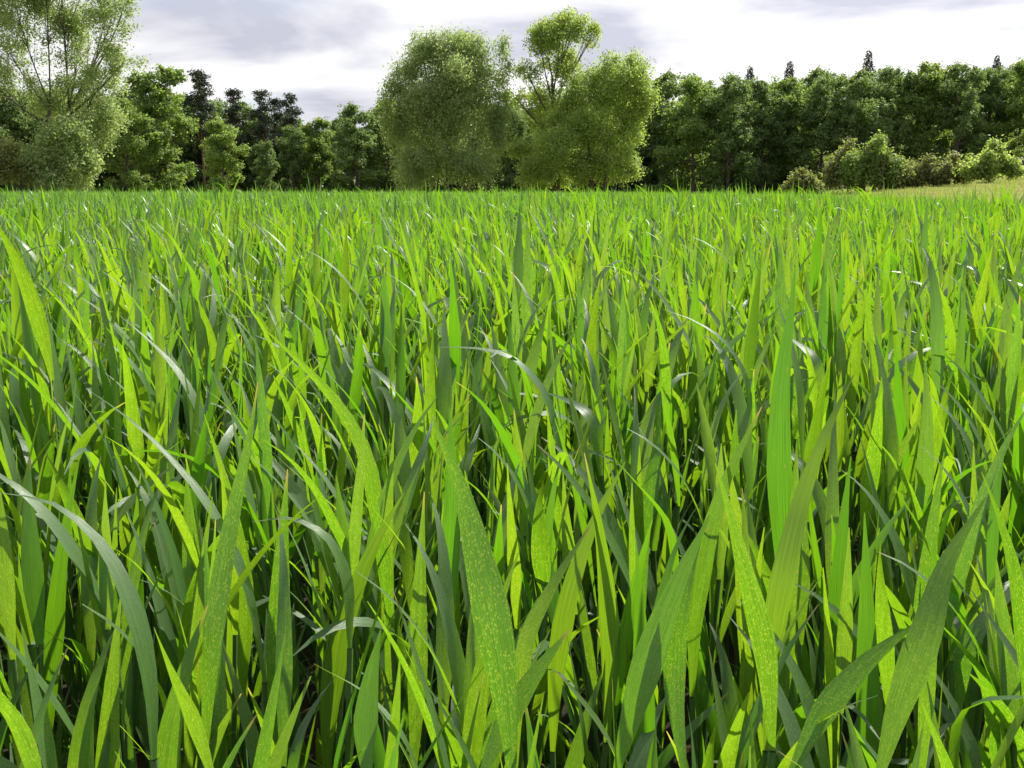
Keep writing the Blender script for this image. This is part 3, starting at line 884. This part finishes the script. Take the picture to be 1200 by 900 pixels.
bush(1113, 218, 177, 44, 86, MAT_BUSH, 'pale spreading shrub beside the small round meadow tree', n=5000)
bush(1158, 215, 163, 64, 84, MAT_WILLOW_Y, 'small round pale green tree on the meadow rise', name='small_tree', n=9000, cat='tree', stems=1)
bush(1070, 223, 186, 30, 92, MAT_BUSH, 'little shrub half hidden behind the meadow hedge', n=3000)

# --- the forest behind: shared tree shapes
def broad(rng, H, W, mat, n, size=0.30, lo=0.02):
    items = []
    m = 13
    for q in range(m):
        z = lo + (0.90 - lo) * (q + 0.5) / m
        wz = math.sqrt(max(0.0, 1 - ((z - 0.42) / 0.58) ** 2)) if z > 0.42 else 0.80 + 0.20 * z / 0.42
        wz = max(wz, 0.22)
        a = q * 2.4 + rng.normal(0, .3)
        rr = W / 2 * wz * rng.uniform(0.40, 0.62)
        s_ = W * rng.uniform(.18, .30) * max(wz, .5)
        items.append((math.cos(a) * rr, math.sin(a) * rr, z * H, s_, s_, H * rng.uniform(.08, .13)))
    items.append((0, 0, H * .84, W * .17, W * .17, H * .13))
    items.append((0, 0, H * .55, W * .34, W * .34, H * .30))
    return tree_meshes(rng, items, H, 0.02 * H, mat, MAT_BARK, n, size, 0.68, 0.55, 30, 0.0, twigs=4, shell=0.45, sub=4)
def pine(rng, H, n=6000):
    items = []
    for q in range(8):
        f = q / 7
        z = 0.52 + 0.40 * f
        a = q * 2.4
        w = 1.8 * (1.1 - 0.6 * f ** 1.5) * rng.uniform(.75, 1.2)
        items.append((math.cos(a) * w * .55, math.sin(a) * w * .55, z * H, w * .8, w * .8, H * .042))
    items.append((0, 0, H * .93, 1.2, 1.2, H * .05))
    items.append((0, 0, H * .72, 1.0, 1.0, H * .16))
    return tree_meshes(rng, items, H, 0.2, MAT_PINE, MAT_BARK_PINE, n, 0.34, 0.45, 0.55, 28, 0.0, twigs=6, shell=0.45, flat=0.6, trunk_top=0.9, sub=0)
def spruce(rng, H, W, n=9000):
    tr, _ = tree_meshes(rng, [(0, 0, H * .5, .3, .3, .3)], H, 0.2, MAT_PINE, MAT_BARK_PINE, 20, 0.2, trunk_top=0.97, twigs=1, sub=0)
    f = 1 - rng.random(n) ** 0.62 * 0.92          # height, more sprays low down
    ph = rng.random(n) * 6.28
    tier = (f * 22 + 0.25 * np.sin(ph * 3)) % 1.0
    rmax = W / 2 * (1 - f) ** 0.9 * (1.05 - 0.45 * tier) * (1 + 0.2 * np.sin(ph * 4 + f * 40)) + 0.28
    rr = rmax * rng.random(n) ** 0.4
    D = np.stack([np.cos(ph), np.sin(ph), np.full(n, 0.1)], -1)
    P = np.stack([np.cos(ph) * rr, np.sin(ph) * rr, f * H - 0.22 * rr], -1)
    V, F = crown_leaves(rng, P, D, 0.36, 0.45, 0.2)
    return tr, mesh_from('crown', V, F, MAT_PINE, None, np.repeat(rng.random(n), 4), smooth=False)
OAKS = [broad(T, 16, W, MAT_OAK, 25000) for W in (9.5, 11, 8.5, 10)]
MAPLES = [broad(T, 14, W, MAT_MAPLE, 25000) for W in (9, 10.5, 8)]
PINES = [pine(T, 16) for _ in range(3)]
SPRUCES = [spruce(T, 18, 8.0) for _ in range(2)]

def forest_tree(pxx, top, d, kind, label, group=None, wide=1.0):
    lib, h0, nm = {'o': (OAKS, 16.0, 'oak_tree'), 'm': (MAPLES, 14.0, 'maple_tree'), 'p': (PINES, 16.0, 'pine_tree'), 's': (SPRUCES, 18.0, 'spruce_tree')}[kind]
    x = gx_at(pxx, d)
    Hh = CAM_Z + (HORIZON - top) * d / FPX - float(terrain(x, d))
    s = Hh / (h0 * 0.97)
    plant_tree(nm, lib[int(T.integers(0, len(lib)))], x, d, label, 'tree', group, T.random() * 6.28, (s * wide, s * wide, s))

FE = 'forest edge trees'
DARK = 'dark broadleaf tree in the forest wall behind the meadow hedge'
# left part, from the tall airy tree to the first willow
forest_tree(-30, 95, 118, 'o', 'dark tree behind the rounded olive shrub', FE)
forest_tree(22, 100, 122, 'o', 'dark tree showing behind the tall airy tree', FE)
forest_tree(70, 110, 126, 'm', 'green tree largely hidden behind the tall airy tree', FE)
forest_tree(150, 118, 112, 'm', 'leafy dark green tree just right of the tall airy tree', FE)
forest_tree(195, 82, 118, 'm', 'tall fresh green broadleaf tree left of the lone pine', FE)
forest_tree(262, 143, 102, 'm', 'lower rounded yellow green tree in front of the pines', FE, 1.1)
forest_tree(241, 90, 132, 'p', 'tallest pine with layered crown against the sky', 'pines')
forest_tree(279, 110, 138, 'p', 'thin pine with small tufted top', 'pines')
forest_tree(312, 112, 134, 'p', 'dark pine left of the pair of round topped pines', 'pines')
forest_tree(343, 116, 132, 'p', 'round topped pine right of the thin pine', 'pines')
forest_tree(328, 120, 140, 'p', 'pine set back between two round topped pines', 'pines')
forest_tree(232, 120, 138, 'o', 'dark broadleaf tree below the tallest pine', FE)
forest_tree(300, 128, 140, 'o', 'dark broadleaf tree under the pines', FE)
forest_tree(345, 150, 126, 'o', 'low dark tree below the round topped pine', FE)
forest_tree(312, 165, 120, 'o', 'low dark tree right of the rounded yellow green tree', FE)
forest_tree(374, 140, 128, 'm', 'green tree right of the pines', FE)
forest_tree(418, 124, 122, 'o', 'broad very dark oak left of the grey green willow', FE, 1.1)
forest_tree(455, 118, 126, 'm', 'lighter green tree touching the grey green willow', FE)
forest_tree(500, 110, 132, 'o', 'dark tree hidden behind the grey green willow', FE)
forest_tree(560, 125, 132, 'o', 'dark tree between the two central willows', FE)
forest_tree(605, 128, 130, 'o', 'dark tree seen in the gap under the tallest tree', FE)
forest_tree(660, 115, 134, 'o', 'dark tree hidden behind the tallest tree', FE)
forest_tree(720, 105, 134, 'o', 'dark tree hidden behind the bright willow', FE)
# right part
for pxx, top, d, kind, lab in [
    (778, 88, 130, 'o', 'dark broadleaf tree next to the bright yellow green willow'),
    (812, 96, 124, 'm', 'lighter topped tree in the forest wall right of the bright willow'),
    (852, 92, 122, 'o', 'big rounded dark tree left of the lone pale shrub'),
    (892, 98, 126, 'o', DARK), (925, 96, 128, 'm', 'tree with pale leafy top above the lone pale shrub'), (960, 90, 124, 'o', DARK), (1000, 86, 122, 'o', DARK),
    (1042, 84, 126, 'o', DARK), (1080, 78, 124, 'm', 'paler topped tree above the meadow hedge'), (1118, 80, 122, 'o', DARK), (1152, 82, 126, 'o', DARK),
    (1190, 78, 124, 'm', 'lighter tree of the forest wall above the meadow tree'), (1230, 78, 126, 'o', DARK), (1275, 76, 126, 'o', DARK),
    (1212, 128, 112, 'm', 'bright green tree cut by the right edge above the meadow')]:
    forest_tree(pxx, top, d, kind, lab, FE)
for pxx, top in [(873, 89), (918, 84), (1008, 72), (1155, 77), (1192, 74), (1172, 87)]:
    forest_tree(pxx, top, 146, 's', 'dark spruce tip rising above the forest wall', 'spruces behind the forest wall')

# the depth of the wood behind the edge, one mass
fcoll = bpy.data.collections.new('wood_templates')
for k, tmx in enumerate(OAKS + MAPLES):
    o = bpy.data.objects.new('w%02d' % k, tmx[1]); fcoll.objects.link(o)
fp, fr, fs, fi = [], [], [], []
for row, (d, zt) in enumerate([(136, 1), (140, 0), (147, 0), (155, 0), (164, 0)]):
    for pxx in np.arange(-150, 1400, 40 if row else 26):
        x = gx_at(pxx + T.normal(0, 10), d)
        top = np.interp(pxx, [-150, 200, 300, 420, 470, 600, 780, 1000, 1200, 1400], [108, 118, 134, 142, 130, 122, 100, 96, 92, 90]) + T.normal(0, 7)
        Hh = CAM_Z + (HORIZON - top) * d / FPX - float(terrain(x, d))
        if zt: Hh *= T.uniform(0.38, 0.55)      # undergrowth
        fp.append((x, d + T.normal(0, 2), float(terrain(x, d)))); fr.append((0, 0, T.random() * 6.28)); fs.append(Hh / 15.2); fi.append(int(T.integers(0, 7)))
tag(scatter_object('woodland', fp, fr, fs, fi, fcoll), 'deep shaded wood behind the forest edge', 'woodland', kind='stuff')
